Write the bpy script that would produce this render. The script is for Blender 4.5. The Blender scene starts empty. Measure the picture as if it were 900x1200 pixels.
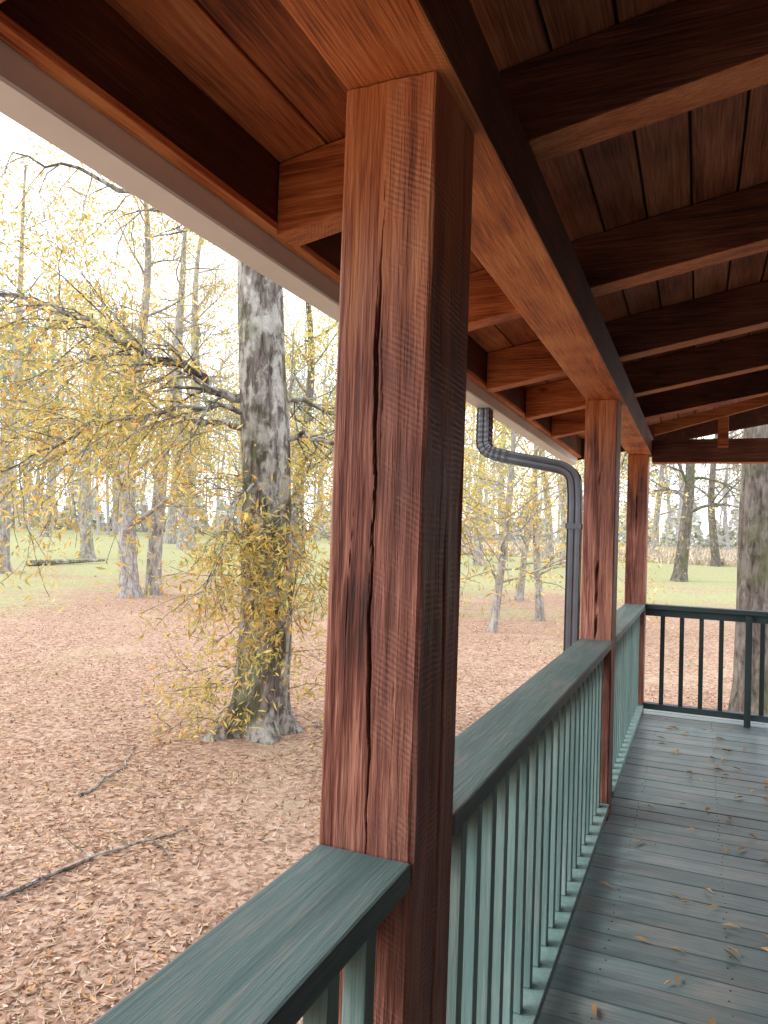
import bpy, math, random
import numpy as np
from mathutils import Vector, Matrix
random.seed(7); np.random.seed(7)
R=math.radians
scene=bpy.context.scene

# ------------------------------------------------------------------ helpers
class MB:
    def __init__(s): s.v=[];s.f=[];s.m=[];s.r=[]
    def hexa(s,c,m=0,r=None):
        b=len(s.v); s.v+= [tuple(p) for p in c]
        if r is None: r=random.random()
        if isinstance(m,int): m=(m,)*6      # bottom, top, -y, +x, +y, -x
        for k,q in enumerate(((0,3,2,1),(4,5,6,7),(0,1,5,4),(1,2,6,5),(2,3,7,6),(3,0,4,7))):
            s.f.append(tuple(b+i for i in q)); s.m.append(m[k]); s.r.append(r)
    def box(s,x0,x1,y0,y1,z0,z1,m=0,r=None):
        s.hexa([(x0,y0,z0),(x1,y0,z0),(x1,y1,z0),(x0,y1,z0),(x0,y0,z1),(x1,y0,z1),(x1,y1,z1),(x0,y1,z1)],m,r)
    def slope(s,x0,x1,y0,y1,za0,za1,zb0,zb1,m=0,r=None):
        s.hexa([(x0,y0,za0),(x1,y0,zb0),(x1,y1,zb0),(x0,y1,za0),(x0,y0,za1),(x1,y0,zb1),(x1,y1,zb1),(x0,y1,za1)],m,r)
    def tube(s,pts,rad,n=6,m=0,cap=False,r=None,fl=None):
        if r is None: r=random.random()
        b=len(s.v); k=len(pts); ref=Vector((0.3,0.9,0.12)).normalized()
        for i in range(k):
            p=Vector(pts[i]); d=(Vector(pts[min(i+1,k-1)])-Vector(pts[max(i-1,0)]))
            if d.length<1e-6: d=Vector((0,0,1))
            d.normalize(); u=d.cross(ref)
            if u.length<0.1: u=d.cross(Vector((1,0,0)))
            u.normalize(); w=d.cross(u)
            for j in range(n):
                a=2*math.pi*j/n; rr=rad[i]*(fl(i,a) if fl else 1)
                q=p+(u*math.cos(a)+w*math.sin(a))*rr; s.v.append((q.x,q.y,q.z))
        for i in range(k-1):
            for j in range(n):
                j2=(j+1)%n
                s.f.append((b+i*n+j,b+i*n+j2,b+(i+1)*n+j2,b+(i+1)*n+j)); s.m.append(m); s.r.append(r)
        if cap:
            s.f.append(tuple(b+j for j in range(n))); s.m.append(m); s.r.append(r)
            s.f.append(tuple(b+(k-1)*n+j for j in range(n))); s.m.append(m); s.r.append(r)
    def obj(s,name,mats,parent=None,bevel=0,smooth=False):
        me=bpy.data.meshes.new(name); me.from_pydata(s.v,[],s.f)
        for m in mats: me.materials.append(m)
        me.polygons.foreach_set('material_index',s.m)
        a=me.attributes.new('rnd','FLOAT','FACE'); a.data.foreach_set('value',s.r)
        if smooth: me.polygons.foreach_set('use_smooth',[True]*len(s.f))
        me.update(); o=bpy.data.objects.new(name,me); scene.collection.objects.link(o)
        if parent: o.parent=parent
        if bevel:
            b=o.modifiers.new('b','BEVEL'); b.width=bevel; b.segments=2; b.limit_method='ANGLE'
        return o
def empty(name):
    e=bpy.data.objects.new(name,None); scene.collection.objects.link(e); return e

def leaves(name,C,size,wid,cols,mat,parent=None,flat=False,hang=0.0,var=.3,curl=.06,tilt=.12):
    N=len(C); size=size*(0.6+0.8*np.random.rand(N)); 
    d=np.random.normal(size=(N,3)); 
    if flat: d[:,2]*=tilt
    d[:,2]-=hang; d/=np.linalg.norm(d,axis=1)[:,None]
    q=np.random.normal(size=(N,3)); 
    if flat: q=np.random.normal(size=(N,3))*0.25+np.array([0,0,1.])
    w=np.cross(d,q); w/=np.linalg.norm(w,axis=1)[:,None]
    nn=np.cross(d,w)
    L=size[:,None]; W=(size*wid)[:,None]
    V=np.stack([C-d*L/2, C+w*W/2-d*L*0.05+nn*L*curl, C+d*L/2, C-w*W/2-d*L*0.05+nn*L*curl],axis=1).reshape(-1,3)
    me=bpy.data.meshes.new(name); me.vertices.add(4*N); me.vertices.foreach_set('co',V.ravel().astype(np.float32))
    me.loops.add(4*N); me.loops.foreach_set('vertex_index',np.arange(4*N,dtype=np.int32))
    me.polygons.add(N); me.polygons.foreach_set('loop_start',np.arange(0,4*N,4,dtype=np.int32))
    me.polygons.foreach_set('loop_total',np.full(N,4,dtype=np.int32))
    cols=np.array(cols); ci=cols[np.random.randint(0,len(cols),N)]
    ci=ci*(1-var+2*var*np.random.rand(N))[:,None]
    a=me.attributes.new('col','FLOAT_COLOR','FACE'); a.data.foreach_set('color',np.concatenate([ci,np.ones((N,1))],1).ravel().astype(np.float32))
    me.materials.append(mat); me.update(calc_edges=True); me.validate()
    o=bpy.data.objects.new(name,me); scene.collection.objects.link(o)
    if parent: o.parent=parent
    return o

# ------------------------------------------------------------------ node helpers
def newmat(name):
    m=bpy.data.materials.new(name); m.use_nodes=True; nt=m.node_tree
    return m,nt,nt.nodes['Principled BSDF']
def N(nt,t,**k):
    n=nt.nodes.new(t)
    for a,b in k.items(): setattr(n,a,b)
    return n
def ramp(nt,fac,stops):
    r=N(nt,'ShaderNodeValToRGB'); e=r.color_ramp.elements
    while len(e)<len(stops): e.new(0.5)
    for i,(p,c) in enumerate(stops):
        e[i].position=p; e[i].color=(*c,1) if len(c)==3 else c
    nt.links.new(fac,r.inputs[0]); return r.outputs[0]
def mix(nt,a,b,f,mode='MIX'):
    n=N(nt,'ShaderNodeMix',data_type='RGBA',blend_type=mode)
    for i,x in ((6,a),(7,b)):
        if isinstance(x,tuple): n.inputs[i].default_value=(*x,1)
        else: nt.links.new(x,n.inputs[i])
    if isinstance(f,(int,float)): n.inputs[0].default_value=f
    else: nt.links.new(f,n.inputs[0])
    return n.outputs[2]
def math_(nt,op,a,b=None,clamp=False):
    n=N(nt,'ShaderNodeMath',operation=op,use_clamp=clamp)
    for i,x in enumerate((a,b)):
        if x is None: continue
        if isinstance(x,(int,float)): n.inputs[i].default_value=x
        else: nt.links.new(x,n.inputs[i])
    return n.outputs[0]
def noise(nt,vec,scale,detail=6,rough=.6,dist=0):
    n=N(nt,'ShaderNodeTexNoise'); n.inputs['Scale'].default_value=scale; n.inputs['Detail'].default_value=min(detail,4)
    n.inputs['Roughness'].default_value=rough; n.inputs['Distortion'].default_value=dist
    nt.links.new(vec,n.inputs['Vector']); return n.outputs['Fac']
def coords(nt,scale=(1,1,1),rndoff=True):
    tc=N(nt,'ShaderNodeTexCoord'); mp=N(nt,'ShaderNodeMapping'); mp.inputs['Scale'].default_value=scale
    nt.links.new(tc.outputs['Object'],mp.inputs['Vector'])
    if rndoff:
        at=N(nt,'ShaderNodeAttribute',attribute_name='rnd')
        off=N(nt,'ShaderNodeVectorMath',operation='SCALE'); off.inputs[0].default_value=(31,47,23)
        nt.links.new(at.outputs['Fac'],off.inputs['Scale']); nt.links.new(off.outputs[0],mp.inputs['Location'])
        return mp.outputs[0],at.outputs['Fac']
    return mp.outputs[0],None
def setbump(nt,bs,h,strength,dist=0.004):
    b=N(nt,'ShaderNodeBump'); b.inputs['Strength'].default_value=strength; b.inputs['Distance'].default_value=dist
    nt.links.new(h,b.inputs['Height']); nt.links.new(b.outputs[0],bs.inputs['Normal'])

def wood(name,axis,dark,mid,light,rough=.6,bump=.6,saw=0,topwarm=False,crack=False,knots=True):
    m,nt,bs=newmat(name)
    sc=[14,14,14]; sc[axis]=.9; v,rnd=coords(nt,tuple(sc))
    fs=[150,150,150]; fs[axis]=5; v2,_=coords(nt,tuple(fs))
    n1=noise(nt,v,1,4,.65,1.2); n2=noise(nt,v2,1,3,.7)
    v3,_=coords(nt,(2.5,2.5,2.5)); n3=noise(nt,v3,1,2,.5)
    k1=.75 if topwarm else .5
    f=math_(nt,'ADD',math_(nt,'MULTIPLY',math_(nt,'SUBTRACT',n1,.5),k1),math_(nt,'MULTIPLY',n2,.8))
    f=math_(nt,'ADD',math_(nt,'ADD',f,.10),math_(nt,'MULTIPLY',math_(nt,'SUBTRACT',n3,.5),.6))
    c=ramp(nt,f,[(.28,dark),(.5,mid),(.72,light)])
    br=ramp(nt,rnd,[(0,(.62,.60,.60)),(1,(1.15,1.12,1.08))])
    c=mix(nt,c,br,1,'MULTIPLY')
    if knots:
        ks=[5,5,5]; ks[axis]=2.2; v4,_=coords(nt,tuple(ks)); vo=N(nt,'ShaderNodeTexVoronoi'); vo.inputs['Scale'].default_value=1
        nt.links.new(v4,vo.inputs['Vector']); k=ramp(nt,vo.outputs['Distance'],[(.03,(1,1,1)),(.11,(0,0,0))])
        c=mix(nt,c,tuple(x*.35 for x in dark),math_(nt,'MULTIPLY',k,.75))
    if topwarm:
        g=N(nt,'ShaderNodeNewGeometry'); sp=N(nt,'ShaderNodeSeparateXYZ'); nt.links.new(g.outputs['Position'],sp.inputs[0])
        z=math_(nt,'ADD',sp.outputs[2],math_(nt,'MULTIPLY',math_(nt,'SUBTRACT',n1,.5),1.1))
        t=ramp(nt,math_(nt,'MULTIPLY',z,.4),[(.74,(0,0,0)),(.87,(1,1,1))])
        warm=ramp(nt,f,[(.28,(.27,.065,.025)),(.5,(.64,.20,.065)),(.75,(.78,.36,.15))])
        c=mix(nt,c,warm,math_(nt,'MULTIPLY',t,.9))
    h=n2
    if saw:
        tc=N(nt,'ShaderNodeTexCoord'); mp=N(nt,'ShaderNodeMapping')
        rot=[0,0,0]; rot[1 if axis==2 else 2]=R(-27); mp.inputs['Rotation'].default_value=rot
        nt.links.new(tc.outputs['Object'],mp.inputs['Vector'])
        w=N(nt,'ShaderNodeTexWave',bands_direction='Z' if axis==2 else ('Y' if axis==1 else 'X')); w.inputs['Scale'].default_value=33; w.inputs['Distortion'].default_value=4.0
        w.inputs['Detail'].default_value=3; w.inputs['Detail Scale'].default_value=.25
        nt.links.new(mp.outputs[0],w.inputs['Vector'])
        vb,_=coords(nt,(11,11,11)); brk_=ramp(nt,noise(nt,vb,1,4,.7),[(.42,(0,0,0)),(.58,(1,1,1))])
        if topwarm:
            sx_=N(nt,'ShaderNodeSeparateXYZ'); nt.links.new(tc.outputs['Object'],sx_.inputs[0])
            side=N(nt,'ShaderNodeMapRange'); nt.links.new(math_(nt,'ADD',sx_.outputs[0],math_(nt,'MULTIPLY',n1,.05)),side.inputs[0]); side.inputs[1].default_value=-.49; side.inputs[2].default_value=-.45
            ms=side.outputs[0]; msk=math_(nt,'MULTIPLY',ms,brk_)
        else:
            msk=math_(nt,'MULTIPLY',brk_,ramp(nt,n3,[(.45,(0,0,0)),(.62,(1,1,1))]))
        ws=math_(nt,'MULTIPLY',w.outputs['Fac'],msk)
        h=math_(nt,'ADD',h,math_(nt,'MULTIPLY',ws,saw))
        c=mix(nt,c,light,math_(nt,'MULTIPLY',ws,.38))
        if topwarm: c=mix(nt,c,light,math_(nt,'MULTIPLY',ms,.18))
    if crack:
        at=N(nt,'ShaderNodeAttribute',attribute_name='crack')
        c=mix(nt,c,(.008,.005,.004),at.outputs['Fac'])
    nt.links.new(c,bs.inputs['Base Color'])
    rr=ramp(nt,n2,[(.3,(rough-.12,)*3),(.7,(rough+.15,)*3)]); nt.links.new(rr,bs.inputs['Roughness'])
    bs.inputs['Specular IOR Level'].default_value=.3
    setbump(nt,bs,h,bump,.006); return m

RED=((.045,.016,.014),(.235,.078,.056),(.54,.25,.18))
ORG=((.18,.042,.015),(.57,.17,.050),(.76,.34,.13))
SHADED=((.035,.012,.008),(.12,.042,.024),(.24,.095,.055))  # shade painted into the wood colour of beam and rafter sides
BRN=((.12,.042,.022),(.36,.135,.072),(.54,.255,.145))
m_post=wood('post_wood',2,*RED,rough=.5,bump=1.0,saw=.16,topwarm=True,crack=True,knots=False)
m_beam=wood('beam_wood',1,*ORG,bump=.8,saw=.12)
m_beam_shade=wood('beam_shade_wood',1,*SHADED,bump=.7)
m_raft=wood('rafter_wood',0,*ORG,bump=.7,saw=.1)
m_raft_shade=wood('rafter_shade_wood',0,*SHADED,bump=.6)
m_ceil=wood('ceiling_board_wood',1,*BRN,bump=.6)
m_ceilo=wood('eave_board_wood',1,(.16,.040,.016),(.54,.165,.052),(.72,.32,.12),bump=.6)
m_fas=wood('fascia_wood',1,(.03,.012,.008),(.085,.03,.018),(.17,.065,.035),bump=.6,knots=False)
def painted(name,axis,base,lite,worn,wear=.5,rough=.55):
    m,nt,bs=newmat(name)
    sc=[16,16,16]; sc[axis]=1.0; v,rnd=coords(nt,tuple(sc)); fs=[110,110,110]; fs[axis]=5; v2,_=coords(nt,tuple(fs))
    n1=noise(nt,v,1,4,.6,1.); n2=noise(nt,v2,1,3,.7); v3,_=coords(nt,(3,3,3)); n3=noise(nt,v3,1,4,.6)
    c=ramp(nt,n1,[(.3,base),(.7,lite)])
    w=ramp(nt,math_(nt,'ADD',math_(nt,'MULTIPLY',n2,.5),math_(nt,'MULTIPLY',n3,.5)),[(.54-.1*wear,(0,0,0)),(.68-.1*wear,(1,1,1))])
    c=mix(nt,c,worn,math_(nt,'MULTIPLY',w,wear))
    br=ramp(nt,rnd,[(0,(.8,.8,.8)),(1,(1.15,1.15,1.15))]); c=mix(nt,c,br,1,'MULTIPLY')
    nt.links.new(c,bs.inputs['Base Color']); bs.inputs['Roughness'].default_value=rough
    bs.inputs['Specular IOR Level'].default_value=.35
    setbump(nt,bs,n2,.5,.004); return m
m_cap=painted('rail_paint_y',1,(.06,.115,.115),(.125,.20,.195),(.28,.24,.22),.5)
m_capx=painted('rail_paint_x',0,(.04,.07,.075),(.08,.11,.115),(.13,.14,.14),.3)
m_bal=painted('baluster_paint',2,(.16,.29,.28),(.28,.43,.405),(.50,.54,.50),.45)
m_bal_backlit=painted('baluster_paint_backlit',2,(.03,.05,.05),(.06,.08,.08),(.1,.1,.1),.3)  # end balusters: backlit darkness put into the paint colour
m_deck=painted('deck_paint',0,(.125,.20,.21),(.24,.315,.325),(.42,.37,.34),.6,.38)

def simple(name,col,rough=.5,metal=0,var=.2,scale=8):
    m,nt,bs=newmat(name); v,_=coords(nt,(1,1,1),False); n=noise(nt,v,scale,4,.6)
    c=ramp(nt,n,[(.3,tuple(x*(1-var) for x in col)),(.7,tuple(min(1,x*(1+var)) for x in col))])
    nt.links.new(c,bs.inputs['Base Color']); bs.inputs['Roughness'].default_value=rough; bs.inputs['Metallic'].default_value=metal
    return m
m_gut=simple('gutter_metal',(.80,.79,.76),.4,0,.04)
m_down=simple('downspout_metal',(.11,.12,.145),.25,.2,.15)
m_shin=simple('shingle',(.09,.085,.08),.9,0,.4,60)
m_wall=simple('wall_board',(.12,.06,.04),.8,0,.3,5)
m_screw=simple('nail_metal',(.12,.11,.10),.5,.6,.2,40)

# ------------------------------------------------------------------ posts
PX0,PX1=-.585,-.415
GZ=-.6
BZ=2.258
def post(y0,y1,detail):
    root=empty('wooden_post')
    z0,z1=GZ-.05,BZ-.003
    nf=96 if detail else 14; ns=36 if detail else 8; rows=400 if detail else 60
    per=[];c=.006
    def edge(a,b,n,fi):
        for i in range(n):
            t=i/n; per.append((a[0]+(b[0]-a[0])*t,a[1]+(b[1]-a[1])*t,fi,t))
    edge((PX0+c,y0),(PX1-c,y0),nf,0); edge((PX1-c,y0),(PX1,y0+c),2,4)
    edge((PX1,y0+c),(PX1,y1-c),ns,1); edge((PX1,y1-c),(PX1-c,y1),2,4)
    edge((PX1-c,y1),(PX0+c,y1),ns//2,2); edge((PX0+c,y1),(PX0,y1-c),2,4)
    edge((PX0,y1-c),(PX0,y0+c),ns,3); edge((PX0,y0+c),(PX0+c,y0),2,4)
    P=len(per); verts=[];crk=[]
    nrm={0:(0,-1),1:(1,0),2:(0,1),3:(-1,0),4:(0,0)}
    ph=random.random()*9 if not detail else 0
    for k in range(rows+1):
        z=z0+(z1-z0)*k/rows
        ez=.0012*math.sin(z*7.3+ph)+.0009*math.sin(z*19+1)
        for (x,y,fi,t) in per:
            d=ez;cr=0
            n=nrm[fi]
            if fi in(0,1,2,3):
                d+=.0012*math.sin(t*9+z*1.3+fi+ph)+.0007*math.sin(t*31+math.sin(z*2.1)*2)
            if fi==0:
                def crack(xc,w,zs,ze):
                    e=min(1,max(0,(z-zs)/.25))*min(1,max(0,(ze-z)/.25))
                    if e<=0: return 0
                    ww=w*(.35+.65*e)*(.75+.35*math.sin(z*11+xc))
                    return math.exp(-((t-xc)/ww)**2)*e
                xc=.51+.04*math.sin(z*2.3+.6+ph)+.012*math.sin(z*13)+.007*math.sin(z*41)+.003*math.sin(z*97)
                g=crack(xc,.012,.75,2.1)
                g=max(g,crack(xc-.05-.03*math.sin(z*3.1),.008,1.35,1.95)*.8)
                g=max(g,crack(xc+.05+.02*math.sin(z*5),.007,1.62,1.9)*.8)
                g=max(g,crack(.24+.03*math.sin(z*4)+.01*math.sin(z*17),.006,1.2,1.6)*.45)
                g=max(g,crack(.80+.02*math.sin(z*3+1)+.01*math.sin(z*23),.006,1.0,1.3)*.3)
                d-=.016*g; cr=min(1,g*1.15)
            if fi==1:
                g=math.exp(-((t-.55-.05*math.sin(z*2)-.02*math.sin(z*17))/.02)**2)*min(1,max(0,(z-.2)/.3))*min(1,max(0,(1.6-z)/.3))
                d-=.006*g; cr=g*.6
            verts.append((x+n[0]*d,y+n[1]*d,z)); crk.append(cr)
    faces=[]
    for k in range(rows):
        for j in range(P):
            j2=(j+1)%P; faces.append((k*P+j,k*P+j2,(k+1)*P+j2,(k+1)*P+j))
    faces.append(tuple(rows*P+j for j in range(P)))
    me=bpy.data.meshes.new('post_shaft'); me.from_pydata(verts,[],faces); me.materials.append(m_post)
    a=me.attributes.new('crack','FLOAT','POINT'); a.data.foreach_set('value',crk)
    a=me.attributes.new('rnd','FLOAT','FACE'); a.data.foreach_set('value',[.6+.3*(y0*.37%1)]*len(faces))
    me.update(); o=bpy.data.objects.new('post_shaft',me); scene.collection.objects.link(o); o.parent=root
Y1,Y2,Y3=1.14,4.16,6.82
post(Y1,Y1+.225,True); post(Y2,Y2+.21,False); post(Y3,Y3+.2,False)

WX=1.35
# ------------------------------------------------------------------ deck
deck=empty('porch_deck'); mb=MB()
y=-1.8
while y<7.2:
    w=.139
    mb.box(-.64,WX if y<6 else 2.2,y,y+w,-.032+random.uniform(-.001,.001),random.uniform(-.0015,.0015))
    y+=w+.006
mb.obj('deck_boards',[m_deck],deck,.003)
mb=MB(); mb.box(-.6,-.56,-1.8,7.15,-.24,-.036); mb.box(-.56,2.2,7.08,7.12,-.24,-.036)
for i in range(6): mb.box(-.3+i*.3,-.26+i*.3,-1.8,7.07,-.2,-.036)
mb.obj('joists',[m_capx],deck)
mb=MB()
yy=-1.8
while yy<7.2:
    for xx in (-.28,.13,.53,.93):
        for q in (.035,.10):
            x=xx+random.uniform(-.008,.008); mb.tube([(x,yy+q,-.001),(x,yy+q,.0018)],[.0034,.003],6,cap=True)
    yy+=.145
mb.obj('deck_nails',[m_screw],deck)

# ------------------------------------------------------------------ railings
RT=.955
def side_rail(y0,y1):
    root=empty('porch_railing')
    mb=MB(); mb.box(PX0+.004,PX1+.002,y0,y1,RT-.042,RT); mb.obj('rail_cap',[m_cap],root,.005)
    mb=MB(); mb.box(-.53,-.492,y0,y1,RT-.135,RT-.044); mb.obj('top_rail',[m_cap],root,.003)
    mb=MB(); mb.box(-.500,-.408,y0,y1,.055,.092); mb.obj('bottom_rail',[m_bal],root,.003)
    mb=MB(); n=max(2,int((y1-y0)/.128)); st=(y1-y0)/n
    for i in range(n):
        c=y0+st*(i+.5)+random.uniform(-.004,.004)
        t=random.uniform(-.003,.003)
        x0,x1=-.489,-.451
        mb.hexa([(x0,c-.019,.094),(x1,c-.019,.094),(x1,c+.019,.094),(x0,c+.019,.094),(x0,c-.019+t,RT-.044),(x1,c-.019+t,RT-.044),(x1,c+.019+t,RT-.044),(x0,c+.019+t,RT-.044)])
    mb.obj('balusters',[m_bal],root,.002)
side_rail(-1.7,Y1-.002); side_rail(Y1+.228,Y2-.002); side_rail(Y2+.213,Y3-.002)
root=empty('porch_railing'); YE=6.9
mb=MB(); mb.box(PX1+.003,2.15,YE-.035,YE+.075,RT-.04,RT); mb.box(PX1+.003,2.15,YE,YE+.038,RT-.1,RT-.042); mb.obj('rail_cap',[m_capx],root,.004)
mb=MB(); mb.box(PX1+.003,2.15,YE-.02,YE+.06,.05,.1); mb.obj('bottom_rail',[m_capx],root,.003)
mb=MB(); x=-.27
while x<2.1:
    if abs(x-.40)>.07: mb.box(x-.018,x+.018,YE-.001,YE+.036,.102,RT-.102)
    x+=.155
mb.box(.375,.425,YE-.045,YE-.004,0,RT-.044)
mb.obj('balusters',[m_bal_backlit],root,.002)

# ------------------------------------------------------------------ roof
roof=empty('porch_roof')
YA,YB=-1.9,7.55
S=.19
def zr(x,b): return b+S*(x+.385)
mb=MB(); mb.box(-.585,-.39,YA+.2,7.05,BZ,2.43,(0,1,0,1,1,0),.75); mb.obj('beam',[m_beam,m_beam_shade],roof,.006)  # inner face uses the wood with painted shade
mb=MB(); mb.box(-.388,2.2,Y3+.03,Y3+.17,2.19,2.39,(0,1,1,1,1,1)); mb.obj('end_beam',[m_raft,m_raft_shade],roof,.006)
mb=MB()
for yc in (-1.5,-.4,.72,1.74,2.84,3.95,4.95,5.9):
    r_=random.uniform(.5,1)
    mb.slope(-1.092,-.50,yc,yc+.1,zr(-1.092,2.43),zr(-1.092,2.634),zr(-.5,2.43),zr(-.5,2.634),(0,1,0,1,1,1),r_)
    mb.slope(-.498,2.2,yc-.012,yc+.105,zr(-.498,2.432),zr(-.498,2.634),zr(2.2,2.432),zr(2.2,2.634),(0,1,1,1,1,1),r_)  # sides get the painted-shade wood, undersides stay orange
mb.obj('rafters',[m_raft,m_raft_shade],roof,.005)
mb=MB()
mb.hexa([(-.36,6.60,2.395),(.62,6.60,2.66),(.62,6.66,2.66),(-.36,6.66,2.395),(-.36,6.60,2.48),(.62,6.60,2.745),(.62,6.66,2.745),(-.36,6.66,2.48)])
mb.box(.13,.21,6.67,6.74,2.30,2.58)
mb.obj('corner_brace',[m_raft],roof,.004)
mb=MB(); x=-1.092; i=0
while x<2.2:
    w=.142
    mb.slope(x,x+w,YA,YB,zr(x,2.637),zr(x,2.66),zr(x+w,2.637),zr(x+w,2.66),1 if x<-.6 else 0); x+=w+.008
mb.obj('ceiling_boards',[m_ceil,m_ceilo],roof,.003)
mb=MB(); mb.slope(-1.17,2.3,YA-.03,YB+.03,zr(-1.17,2.668),zr(-1.17,2.70),zr(2.3,2.668),zr(2.3,2.70)); mb.obj('shingles',[m_shin],roof)
mb=MB(); mb.box(-1.128,-1.095,YA,YB,2.335,2.64); mb.slope(-1.13,2.2,YB+.002,YB+.03,2.29,2.63,2.29+.63,2.63+.63); mb.obj('fascia',[m_fas],roof,.004)
mb=MB(); mb.box(-1.131,-1.090,YA,YB-.01,2.312,2.333,0,.9); mb.obj('fascia_edge',[m_beam],roof,.003)
gut=empty('rain_gutter')
prof=[(-1.134,2.40),(-1.134,2.255),(-1.138,2.25),(-1.225,2.25),(-1.242,2.285),(-1.27,2.33),(-1.276,2.39),(-1.266,2.395)]
mb=MB(); n=len(prof)
for yv in [YA,YB]:
    for p in prof: mb.v.append((p[0],yv,p[1]))
for j in range(n-1): mb.f.append((j,j+1,n+j+1,n+j)); mb.m.append(0); mb.r.append(.5)
o=mb.obj('trough',[m_gut],gut); sm=o.modifiers.new('s','SOLIDIFY'); sm.thickness=.002; sm.offset=0
mb=MB()
for yv in (YA,YB): 
    b=len(mb.v); mb.v+=[(p[0],yv,p[1]) for p in prof]; mb.f.append(tuple(range(b,b+n))); mb.m.append(0); mb.r.append(.5)
mb.obj('end_caps',[m_gut],gut)
# downspout
ds=empty('downspout')
YD=4.28
def sweep(hw,hd,ribs):
    prof=[]
    def side(a,b,nx,ny,k):
        for i in range(k):
            t=i/k; rb=.0045*max(0,math.sin(t*math.pi*ribs)) if ribs else 0
            prof.append((a[0]+(b[0]-a[0])*t-nx*rb,a[1]+(b[1]-a[1])*t-ny*rb))
    side((-hd,-hw),(hd,-hw),0,-1,18); side((hd,-hw),(hd,hw),1,0,24); side((hd,hw),(-hd,hw),0,1,18); side((-hd,hw),(-hd,-hw),-1,0,24)
    return prof
def smoothpath(pts,it=4):
    for _ in range(it):
        q=[pts[0]]
        for a,b in zip(pts[:-1],pts[1:]):
            q.append((a[0]*.75+b[0]*.25,a[1]*.75+b[1]*.25)); q.append((a[0]*.25+b[0]*.75,a[1]*.25+b[1]*.75))
        q.append(pts[-1]); pts=q
    return pts
path=smoothpath([(-1.185,2.252),(-1.185,2.12),(-1.185,2.0),(-1.07,1.965),(-.86,1.925),(-.66,1.885),(-.645,1.74),(-.645,1.6)],3)+[(-.645,1.2),(-.645,.5),(-.645,-.35),(-.70,-.5)]
pr=sweep(.048,.036,4); mb=MB(); n=len(pr)
for i,(x,z) in enumerate(path):
    a=path[max(i-1,0)]; b=path[min(i+1,len(path)-1)]; d=Vector((b[0]-a[0],b[1]-a[1])).normalized()
    nx,nz=-d.y,d.x
    k=1.0+(.06 if (4<i<30 and i%2==0) else 0)
    for (p,q) in pr: mb.v.append((x+nx*p*k,YD+q*k,z+nz*p*k))
for i in range(len(path)-1):
    for j in range(n):
        j2=(j+1)%n; mb.f.append((i*n+j,i*n+j2,(i+1)*n+j2,(i+1)*n+j)); mb.m.append(0); mb.r.append(.5)
mb.obj('pipe',[m_down],ds)
mb=MB()
for zz in (1.55,.3): 
    mb.box(-.686,-.60,YD-.056,YD-.049,zz,zz+.03); mb.box(-.688,-.682,YD-.056,YD+.056,zz,zz+.03); mb.box(-.686,-.6,YD+.049,YD+.056,zz,zz+.03)
mb.obj('straps',[m_down],ds)

# unseen house wall, moved close for shade; rear return added to block light
hw=empty('log_house'); mb=MB(); z=-.6
while z<2.95:
    mb.box(WX,WX+.18,-1.8,6.0,z,z+.19); mb.box(.2,WX-.005,-1.98,-1.81,z,z+.19); z+=.195
mb.obj('wall_and_light_block',[m_wall],hw,.02)
mb=MB(); mb.box(WX-.02,WX-.008,2.0,3.0,0.004,2.05); mb.obj('door',[m_fas],hw)
mb=MB(); mb.box(WX-.035,WX-.022,1.9,1.998,0.004,2.15);mb.box(WX-.035,WX-.022,3.002,3.1,0.004,2.15);mb.box(WX-.035,WX-.022,2.0,3.0,2.052,2.15); mb.obj('door_frame',[m_capx],hw)

# ------------------------------------------------------------------ terrain
def gz(x,y):
    d=math.hypot(x,y+0.0); t=max(0,d-20)
    r=1.35*(1-math.exp(-(t/28)**1.5)) if t>0 else 0
    return GZ+r+.05*math.sin(x*.35+1)*math.cos(y*.31)*min(1,d/8)
NR,NA=150,128; verts=[(0,0,GZ)];faces=[]
for i in range(NR):
    rr=.5*(1.065**i)
    for j in range(NA):
        a=2*math.pi*j/NA; x=rr*math.cos(a);y=rr*math.sin(a); verts.append((x,y,gz(x,y)))
for j in range(NA): faces.append((0,1+j,1+(j+1)%NA))
for i in range(NR-1):
    for j in range(NA):
        j2=(j+1)%NA; faces.append((1+i*NA+j,1+(i+1)*NA+j,1+(i+1)*NA+j2,1+i*NA+j2))
me=bpy.data.meshes.new('ground'); me.from_pydata(verts,[],faces); me.polygons.foreach_set('use_smooth',[True]*len(faces))
g=bpy.data.objects.new('ground',me); scene.collection.objects.link(g)
m,nt,bs=newmat('leaf_litter_ground'); v,_=coords(nt,(1,1,1),False)
vo=N(nt,'ShaderNodeTexVoronoi'); vo.inputs['Scale'].default_value=30; nt.links.new(v,vo.inputs['Vector'])
sx=N(nt,'ShaderNodeSeparateColor'); nt.links.new(vo.outputs['Color'],sx.inputs[0])
n1=noise(nt,v,9,4,.75); n2=noise(nt,v,.55,4,.6); n3=noise(nt,v,.13,3,.55); n4=noise(nt,v,1.3,4,.7)
f=math_(nt,'ADD',math_(nt,'MULTIPLY',sx.outputs[0],.45),math_(nt,'MULTIPLY',n1,.6))
lit=ramp(nt,f,[(.18,(.11,.07,.05)),(.42,(.31,.195,.14)),(.62,(.45,.30,.22)),(.85,(.55,.42,.34))])
dirt=ramp(nt,n1,[(.3,(.36,.26,.18)),(.7,(.52,.41,.30))])
c=mix(nt,lit,dirt,ramp(nt,n2,[(.54,(0,0,0)),(.68,(.75,.75,.75))]))
gp=N(nt,'ShaderNodeVectorMath',operation='LENGTH'); nt.links.new(v,gp.inputs[0])
dm=N(nt,'ShaderNodeMapRange'); nt.links.new(gp.outputs['Value'],dm.inputs[0]); dm.inputs[1].default_value=10; dm.inputs[2].default_value=48
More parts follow.
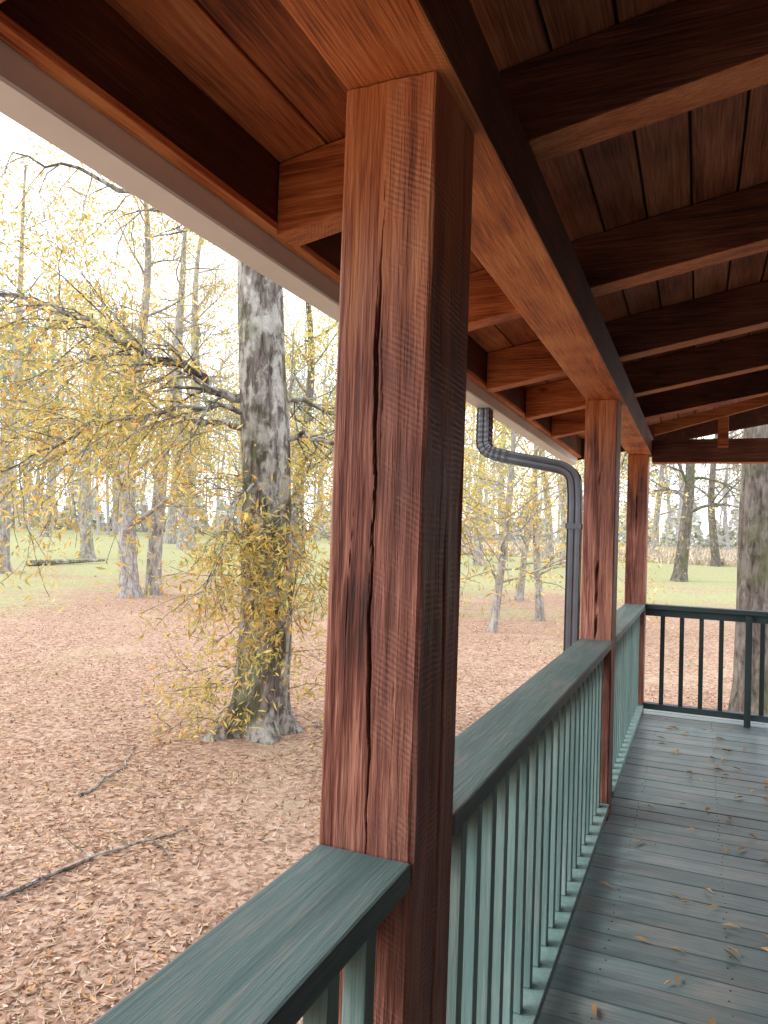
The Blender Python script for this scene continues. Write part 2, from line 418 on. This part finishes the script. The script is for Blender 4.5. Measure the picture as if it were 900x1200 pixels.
grass=ramp(nt,n1,[(.3,(.23,.26,.115)),(.7,(.43,.44,.24))])
gm=math_(nt,'ADD',math_(nt,'ADD',math_(nt,'MULTIPLY',dm.outputs[0],.55),math_(nt,'MULTIPLY',n3,.8)),math_(nt,'MULTIPLY',n4,.4))
c=mix(nt,c,grass,ramp(nt,gm,[(.74,(0,0,0)),(.92,(.85,.85,.85))]))
nt.links.new(c,bs.inputs['Base Color']); bs.inputs['Roughness'].default_value=.95; bs.inputs['Specular IOR Level'].default_value=.1
setbump(nt,bs,n1,.8,.02); me.materials.append(m)

def leafmat(name,tr=.4,rough=.6):
    m,nt,bs=newmat(name); at=N(nt,'ShaderNodeAttribute',attribute_name='col')
    nt.nodes.remove(bs); bs=N(nt,'ShaderNodeBsdfDiffuse'); nt.links.new(at.outputs['Color'],bs.inputs[0])
    if tr:
        t=N(nt,'ShaderNodeBsdfTranslucent'); nt.links.new(at.outputs['Color'],t.inputs[0]); mx=N(nt,'ShaderNodeMixShader'); mx.inputs[0].default_value=tr
        nt.links.new(bs.outputs[0],mx.inputs[1]); nt.links.new(t.outputs[0],mx.inputs[2]); nt.links.new(mx.outputs[0],nt.nodes['Material Output'].inputs[0])
    else: nt.links.new(bs.outputs[0],nt.nodes['Material Output'].inputs[0])
    return m
m_leaf=leafmat('leaf'); m_dry=leafmat('dry_leaf',0)
def litter(n,ex,thin):
    rr=1.2+20*np.random.rand(n)**ex; aa=R(90)+R(-14)+R(85)*np.random.rand(n)
    X=rr*np.cos(aa);Y=rr*np.sin(aa); k=(X<-.7)|(Y>7.3); X=X[k];Y=Y[k]
    pt=np.sin(X*1.1+1)*np.cos(Y*.9)+np.sin(X*2.3+Y*1.7)*.6+np.sin(X*4.1-Y*3.3)*.4; k=np.random.rand(len(X))>np.clip(pt*thin,0,.85); X=X[k];Y=Y[k]
    Z=np.array([gz(a,b) for a,b in zip(X,Y)])+.003+.014*np.random.rand(len(X)); return np.stack([X,Y,Z],1)
lit_root=empty('leaf_litter')
leaves('oak_leaves',litter(95000,1.35,.75),.050,.30,[(.51,.32,.22),(.44,.25,.165),(.57,.42,.33),(.37,.20,.13),(.53,.37,.27),(.20,.12,.085),(.57,.34,.18)],m_dry,lit_root,flat=True,var=.25,tilt=.3)
leaves('straw',litter(70000,1.3,.3),.11,.045,[(.54,.40,.28),(.60,.48,.36),(.38,.24,.15),(.24,.14,.09)],m_dry,lit_root,flat=True,var=.25)
pc=np.random.uniform([-9,3.5],[-1.2,15],(110,2)); G=np.repeat(pc,55,axis=0)+np.random.normal(size=(110*55,2))*.2
G=G[(G[:,0]<-.8)]
leaves('grass_tufts',np.stack([G[:,0],G[:,1],np.array([gz(a,b)+.02 for a,b in G])],1),.07,.06,[(.36,.36,.15),(.45,.44,.22),(.5,.42,.25)],m_leaf,hang=1.2)
n=190; X=np.random.uniform(-.38,1.0,n);Y=.9+5.9*np.random.rand(n)**1.1
leaves('fallen_leaves',np.stack([X,Y,np.full(n,.012)],1),.068,.28,[(.60,.40,.22),(.68,.50,.30),(.46,.28,.15)],m_dry,flat=True,curl=-.10)

# ------------------------------------------------------------------ trees
def bark(name,a,b,c,moss=.5,lich=.5,bump=True):
    m,nt,bs=newmat(name); v,_=coords(nt,(9,9,2.2)); n1=noise(nt,v,1.6,4,.7,.8)
    v2,_=coords(nt,(1.3,1.3,.9)); n2=noise(nt,v2,1.3,4,.6)
    col=ramp(nt,n1,[(.33,a),(.5,b),(.68,c)])
    if lich:
        v3,_=coords(nt,(6,6,4)); n3=noise(nt,v3,1,4,.65)
        col=mix(nt,col,(.62,.61,.57),math_(nt,'MULTIPLY',ramp(nt,n3,[(.47,(0,0,0)),(.58,(1,1,1))]),lich))
    if moss: col=mix(nt,col,(.10,.12,.04),math_(nt,'MULTIPLY',ramp(nt,n2,[(.5,(0,0,0)),(.62,(1,1,1))]),moss))
    nt.links.new(col,bs.inputs['Base Color']); bs.inputs['Roughness'].default_value=.95; bs.inputs['Specular IOR Level'].default_value=.1
    if bump: setbump(nt,bs,n1,1,.05)
    return m
m_bark=bark('oak_bark',(.045,.036,.032),(.17,.145,.13),(.40,.37,.34),.55,.6)
m_bark2=bark('pale_bark',(.13,.11,.105),(.29,.265,.25),(.44,.41,.39),.2,.35,False)
m_dbark=bark('dark_bark',(.05,.042,.035),(.14,.12,.105),(.26,.23,.2),.6,.12,False)
m_hazed=bark('hazed_bark',(.30,.28,.28),(.42,.40,.40),(.54,.52,.52),0,0,False)  # haze painted in as paler bark

def rv(): return Vector(np.random.normal(size=3))
def grow(mb,p,d,L,r,depth,tips,up=.05,wig=.16,kids=(5,4,4),sides=5,spread=.9,segs=5):
    pts=[Vector(p)];rad=[r];d=Vector(d).normalized()
    for i in range(segs):
        d=(d+rv()*wig+Vector((0,0,up))).normalized(); pts.append(pts[-1]+d*(L/segs)); rad.append(max(.003,r*(1-.8*(i+1)/segs)))
    mb.tube(pts,rad,max(3,sides))
    if depth>0:
        for k in range(kids[-depth] if depth<=len(kids) else 4):
            t=random.uniform(.25,1); i=min(segs-1,int(t*segs)); q=pts[i].lerp(pts[i+1],t*segs-i) if t<1 else pts[-1]
            dd=(pts[i+1]-pts[i]).normalized(); s=rv(); s=(s-dd*s.dot(dd)).normalized()
            nd=(dd+s*random.uniform(.5,1)*spread).normalized()
            grow(mb,q,nd,L*random.uniform(.45,.7),max(.004,rad[i]*.6),depth-1,tips,up,wig*1.15,kids,sides-1,spread,segs if depth>1 else 4)
    else:
        tips.extend([pts[-1],pts[-2],pts[len(pts)//2]])
YEL=[(.72,.52,.14),(.80,.62,.20),(.74,.42,.11),(.60,.54,.17),(.82,.68,.30),(.50,.49,.17)]
YG=[(.55,.55,.22),(.70,.64,.25),(.75,.62,.24),(.45,.48,.18)]
def pol(b,d):
    b=R(b); return (-math.sin(b)*d,math.cos(b)*d)
def jitter(tips,per,s):
    T=np.array([tuple(t) for t in tips]); T=np.repeat(T,per,axis=0); return T+np.random.normal(size=T.shape)*s

oak=empty('oak_tree'); bx,by=-4.18,6.6; bz=gz(bx,by); mb=MB(); tips=[]
pts=[];rad=[]
H=14
for i in range(110):
    z=H*(i/109)**1.25
    pts.append(Vector((bx+.10*math.sin(z*.7)-.015*z,by+.08*math.sin(z*.9+1),bz-.08+z)))
    rad.append((.275*(1-.55*z/H)+.26*math.exp(-z/.17)))
mb.tube(pts,rad,48,fl=lambda i,a:1+.035*math.sin(a*9+i*.25)+.03*math.sin(a*17-i*.33)+ (.28*math.exp(-(pts[i].z-bz)/.2))*math.sin(a*5+.6))
Lf=Vector((-math.cos(R(33)),-math.sin(R(33)),0)); Fw=Vector((-math.sin(R(33)),math.cos(R(33)),0))
def limb(h,dirs,r,dens=2,st=4,droop=-.25,side=.5,LL=1.0):
    p=Vector((bx,by,bz+h)); P=[p.copy()];RR=[r]
    for k,(l,u,f) in enumerate(dirs):
        p=p+Lf*l+Vector((0,0,u))+Fw*f; P.append(p.copy()); RR.append(r*(1-.85*(k+1)/len(dirs)))
    Q=[];RQ=[]
    for a in range(len(P)-1):
        for s in range(4):
            t=s/4; Q.append(P[a].lerp(P[a+1],t)+rv()*.025); RQ.append(RR[a]*(1-t)+RR[a+1]*t)
    Q.append(P[-1]);RQ.append(.006)
    mb.tube(Q,RQ,8)
    for i in range(st,len(Q)):
        for _ in range(dens):
            dd=(Q[min(i+1,len(Q)-1)]-Q[i-1]).normalized(); nd=(dd*.6+rv()*.5+Lf*(side if dirs[0][0]>0 else -side)+Vector((0,0,droop))).normalized()
            grow(mb,Q[i],nd,random.uniform(.6,1.3)*LL,max(.007,RQ[i]*.35),1,tips,-.05,.2,(4,),4)
limb(3.4,[(.35,.0,-.1),(.35,.22,-.2),(.5,.12,-.3),(.6,.25,-.2),(.6,.1,0),(.6,-.15,0)],.055,3,5)
limb(3.3,[(.3,-.02,-.1),(.4,-.03,-.3),(.5,-.2,-.4),(.5,-.25,-.2),(.5,-.3,0)],.035,2,5)
limb(3.1,[(.3,.1,.4),(.5,.1,.5),(.6,.1,.4),(.7,-.1,.3),(.7,-.2,0)],.04,2,5)
limb(4.6,[(.4,.5,.2),(.5,.4,.3),(.6,.3,.3),(.7,.3,.2),(.7,.1,0)],.06,1,6)
limb(3.0,[(-.3,.05,-.1),(-.35,-.05,-.2),(-.4,-.2,-.2),(-.4,-.2,0)],.035,3)
limb(3.4,[(-.3,.1,.3),(-.45,-.05,.3),(-.5,-.2,.3),(-.5,-.2,.2)],.035,3,4)
limb(4.6,[(-.4,.5,.2),(-.6,.3,.3),(-.7,.2,.3),(-.8,.1,.2)],.06,1,6)
# low drooping boughs that hang in front of the trunk
limb(2.5,[(.1,.0,-.3),(.12,-.1,-.25),(.1,-.3,-.15),(.05,-.3,-.1)],.018,1,5,-.6,.1,.7)
limb(2.4,[(-.1,.0,-.3),(-.12,-.15,-.2),(-.1,-.3,-.1),(-.1,-.3,0)],.018,1,5,-.6,.1,.7)
for h in (5.6,6.4,7.2,8,9,10,11):
    a=random.uniform(0,6.28)
    for da in (0,2.4): grow(mb,(bx-.015*h,by,bz+h),(math.cos(a+da),math.sin(a+da),.6),3.4,.08,3,[],.03,.2,(4,4,4),6)
sh=[]
for i in range(64):
    h=2.6*random.random()**1.1+.1; a=random.uniform(0,6.28) if i%2 else random.uniform(3.6,5.6)
    rr_=.25+.2*math.exp(-h/.3)
    p=Vector((bx+rr_*math.cos(a),by+rr_*math.sin(a),bz+h)); grow(mb,p,(math.cos(a),math.sin(a),random.uniform(-.3,.5)),random.uniform(.3,.8),.007,1,sh,-.09,.25,(3,),3)
mb.obj('trunk_and_limbs',[m_bark],oak,smooth=True)
leaves('foliage',np.concatenate([jitter(tips,8,.13),jitter(sh,6,.08)]),.075,.26,YEL,m_leaf,oak,hang=.5)

def tree(name,b,d,h,r,first,nb,leaf=None,per=4,ls=.09,lean=0,depth=2,brk=None,blen=.28,lr=1.0,side=8,jit=.25,xy=None,wob=None):
    x,y=xy if xy else pol(b,d); z0=gz(x,y); root=empty(name); mb=MB(); tips=[]; P=[];RR=[]
    ph=random.random()*6; wob=random.uniform(.1,.28) if wob is None else wob
    for i in range(26):
        t=i/25; z=h*t; P.append(Vector((x+lean*z+wob*(math.sin(z*.5+ph)-math.sin(ph)),y+wob*math.sin(z*.4+ph*2),z0-.1+z))); RR.append(max(.02,r*(1-.85*t)+r*.4*math.exp(-z/.25)))
    mb.tube(P,RR,12,fl=lambda i,a:1+.05*math.sin(a*5+i))
    for k in range(nb):
        t=first/h+(1-first/h)*((k+random.random())/nb)*.97; i=min(24,int(t*25)); a=k*2.4+random.uniform(-.5,.5)
        grow(mb,P[i],(math.cos(a),math.sin(a),random.uniform(.2,.9)),h*blen*(1.15-t*.7),max(.015,RR[i]*.38),depth,tips,.02,.2,(5,4,4),side-3)
    mb.obj('trunk_and_limbs',[brk or m_bark2],root,smooth=True)
    if leaf: leaves('foliage',jitter([t for t in tips if random.random()<lr],per,jit),ls,.4,leaf,m_leaf,root,hang=.3)
tree('oak_tree',41.2,22.6,13,.27,2.4,22,YEL,4,.09,-.03,3,lr=.7)
tree('oak_tree',40.3,22.9,12,.23,3.0,14,YEL,4,.09,.06,2)
tree('maple_tree',44.6,37,12,.30,4,14,YEL,3,.13)
tree('oak_tree',37.7,46,20,.50,7,14)
tree('oak_tree',38.9,52,20,.36,7,12,YG,1,.2)
tree('oak_tree',29.2,38,18,.36,5,16,YEL,3,.15,brk=m_dbark)
tree('oak_tree',47.5,60,20,.4,8,12)
tree('oak_tree',42.5,70,22,.4,8,12)
tree('oak_tree',50.0,30,15,.24,4,14,YEL,3,.12,depth=3,lr=.4)
tree('sweetgum_tree',14.3,17,7.5,.10,1.1,20,YEL,10,.09,depth=2,blen=.33)
tree('sweetgum_tree',10.8,20,8,.11,1.1,20,YEL+YG,10,.10,depth=2,blen=.33)
tree('sweetgum_tree',12.4,25,8,.12,1.3,18,YG,7,.13,depth=2,blen=.36)
tree('sweetgum_tree',30.8,26,9,.14,1.6,18,YEL+YG,8,.13,depth=2,blen=.33)
for b,d in ((15.6,40),(13.8,45),(10.6,48),(9.2,42)): tree('oak_tree',b,d,17,.26,6,8,YG,1,.2)
RUST=[(.5,.32,.20),(.6,.42,.26),(.45,.30,.2)]
tree('oak_tree',0,0,12,.24,2.8,12,RUST,1,.09,depth=3,brk=m_dbark,xy=(.70,10.6),lr=.5,wob=.06)
tree('oak_tree',1.2,36,13,.30,3.0,16,RUST,3,.10,depth=3,brk=m_dbark,lr=.6)
tree('oak_tree',-1.2,50,15,.26,3.5,14,YG,2,.18,brk=m_dbark)
tree('oak_tree',2.8,58,16,.26,3.5,14,RUST,2,.2)
tree('oak_tree',-3.4,46,13,.24,3,14,RUST,2,.15)

far=empty('distant_trees'); mb=MB(); tA=[];tB=[]  # foliage, needles and understory below have haze mixed into their colours
for i in range(150):
    b=random.uniform(-12,62) if i<105 else random.uniform(28,56); d=random.uniform(66,140); x,y=pol(b,d); z0=gz(x,y); h=random.uniform(14,24); r=random.uniform(.13,.28)
    lean=random.uniform(-.05,.05); cx=random.uniform(-.5,.5)
    mb.tube([(x,y,z0),(x+lean*h*.25+cx,y,z0+h*.25),(x+lean*h*.55-cx*.5,y,z0+h*.55),(x+lean*h,y,z0+h)],[r,r*.85,r*.6,.05],5)
    pine=random.random()<.35; T=tB if pine else tA
    for k in range(11):
        t=random.uniform(.4 if pine else .22,.98); p=(x+lean*h*t,y,z0+h*t); a=random.uniform(0,6.28)
        grow(mb,p,(math.cos(a),math.sin(a),.45),h*.24*(1.3-t),r*.3,1,T,.02,.22,(5,),3,segs=3)
mb.obj('trunks',[m_hazed],far)
sel=[t for t in tA if random.random()<.4]
leaves('foliage',jitter(sel,4,.7),.34,.6,[(.66,.60,.42),(.62,.54,.42),(.56,.54,.42),(.68,.60,.48)],m_leaf,far)
leaves('needles',jitter(tB,8,.6),.42,.45,[(.24,.29,.22),(.30,.34,.27),(.36,.40,.32)],m_leaf,far)
C=[]
for i in range(32000):
    b=random.uniform(-14,64); d=random.uniform(95,135); x,y=pol(b,d); hh=(4.5+2.2*math.sin(b*1.7)+1.6*math.sin(b*4.3))*random.random()**1.2
    C.append((x,y,gz(x,y)+hh))
leaves('understory',np.array(C),.8,.6,[(.55,.52,.48),(.50,.50,.44),(.60,.56,.52),(.46,.49,.44)],m_dry,far)
C=[]
for i in range(30000):
    b=random.uniform(-12,22); d=random.uniform(50,84); x,y=pol(b,d); C.append((x,y,gz(x,y)+.35*random.random()))
leaves('dry_grass',np.array(C),.7,.12,[(.64,.54,.42),(.7,.6,.48),(.55,.46,.36)],m_dry,hang=2)

def stick(name,pts,r,mat):
    root=empty(name); mb=MB(); P=[]
    for a,b in zip(pts[:-1],pts[1:]):
        for s in range(6):
            t=s/6; x=a[0]+(b[0]-a[0])*t;y=a[1]+(b[1]-a[1])*t; P.append((x+random.uniform(-.02,.02),y+random.uniform(-.02,.02),gz(x,y)+r*.9+random.random()*.01))
    mb.tube(P,[r*(1-.7*i/len(P)) for i in range(len(P))],6,cap=True)
    for i in range(3,len(P),4):
        grow(mb,P[i],(random.uniform(-1,1),random.uniform(-1,1),.15),.35,r*.4,0,[],0,.2,sides=3)
    mb.obj('wood',[mat],root)
stick('fallen_branch',[(-3.75,2.6),(-3.5,3.05),(-3.4,3.7),(-3.15,4.35)],.018,m_bark)
stick('fallen_branch',[(-4.3,4.4),(-4.5,5.1),(-4.9,5.7)],.012,m_bark)
stick('fallen_branch',[(-2.6,5.3),(-2.9,5.9),(-2.7,6.5)],.010,m_bark)
x0,y0=pol(48.5,33);x1,y1=pol(42.5,35); stick('fallen_log',[(x0,y0),(x1,y1)],.13,m_bark)

# ------------------------------------------------------------------ light
w=bpy.data.worlds.new('World'); scene.world=w; w.use_nodes=True; nt=w.node_tree; bg=nt.nodes['Background']
sky=N(nt,'ShaderNodeTexSky',sky_type='NISHITA'); sky.sun_disc=False
SE,SA=R(42),R(250)
sky.sun_elevation=SE; sky.sun_rotation=SA; sky.dust_density=3; sky.air_density=1
mx=N(nt,'ShaderNodeMix',data_type='RGBA'); mx.inputs[0].default_value=.88; nt.links.new(sky.outputs[0],mx.inputs[6]); mx.inputs[7].default_value=(17.8,18.2,19.2,1)
nt.links.new(mx.outputs[2],bg.inputs[0]); bg.inputs[1].default_value=.148
sd=bpy.data.lights.new('sun','SUN'); sd.energy=1.5; sd.angle=R(16); sd.color=(1,.95,.88)
so=bpy.data.objects.new('sun',sd); scene.collection.objects.link(so)
dv=Vector((math.sin(SA)*math.cos(SE),math.cos(SA)*math.cos(SE),math.sin(SE)))
so.rotation_euler=dv.to_track_quat('Z','Y').to_euler()

cam=bpy.data.cameras.new('camera'); co=bpy.data.objects.new('camera',cam); scene.collection.objects.link(co)
cam.sensor_fit='HORIZONTAL'; cam.sensor_width=36; cam.lens=34.8; cam.clip_start=.02; cam.clip_end=8000
Mx=Matrix.Rotation(R(23),4,'Z')@Matrix.Rotation(R(91.75),4,'X')@Matrix.Rotation(R(2),4,'Z')
co.matrix_world=Matrix.Translation((0,0,1.48))@Mx
scene.camera=co
scene.view_settings.view_transform='Standard'; scene.view_settings.look='None'; scene.view_settings.exposure=0
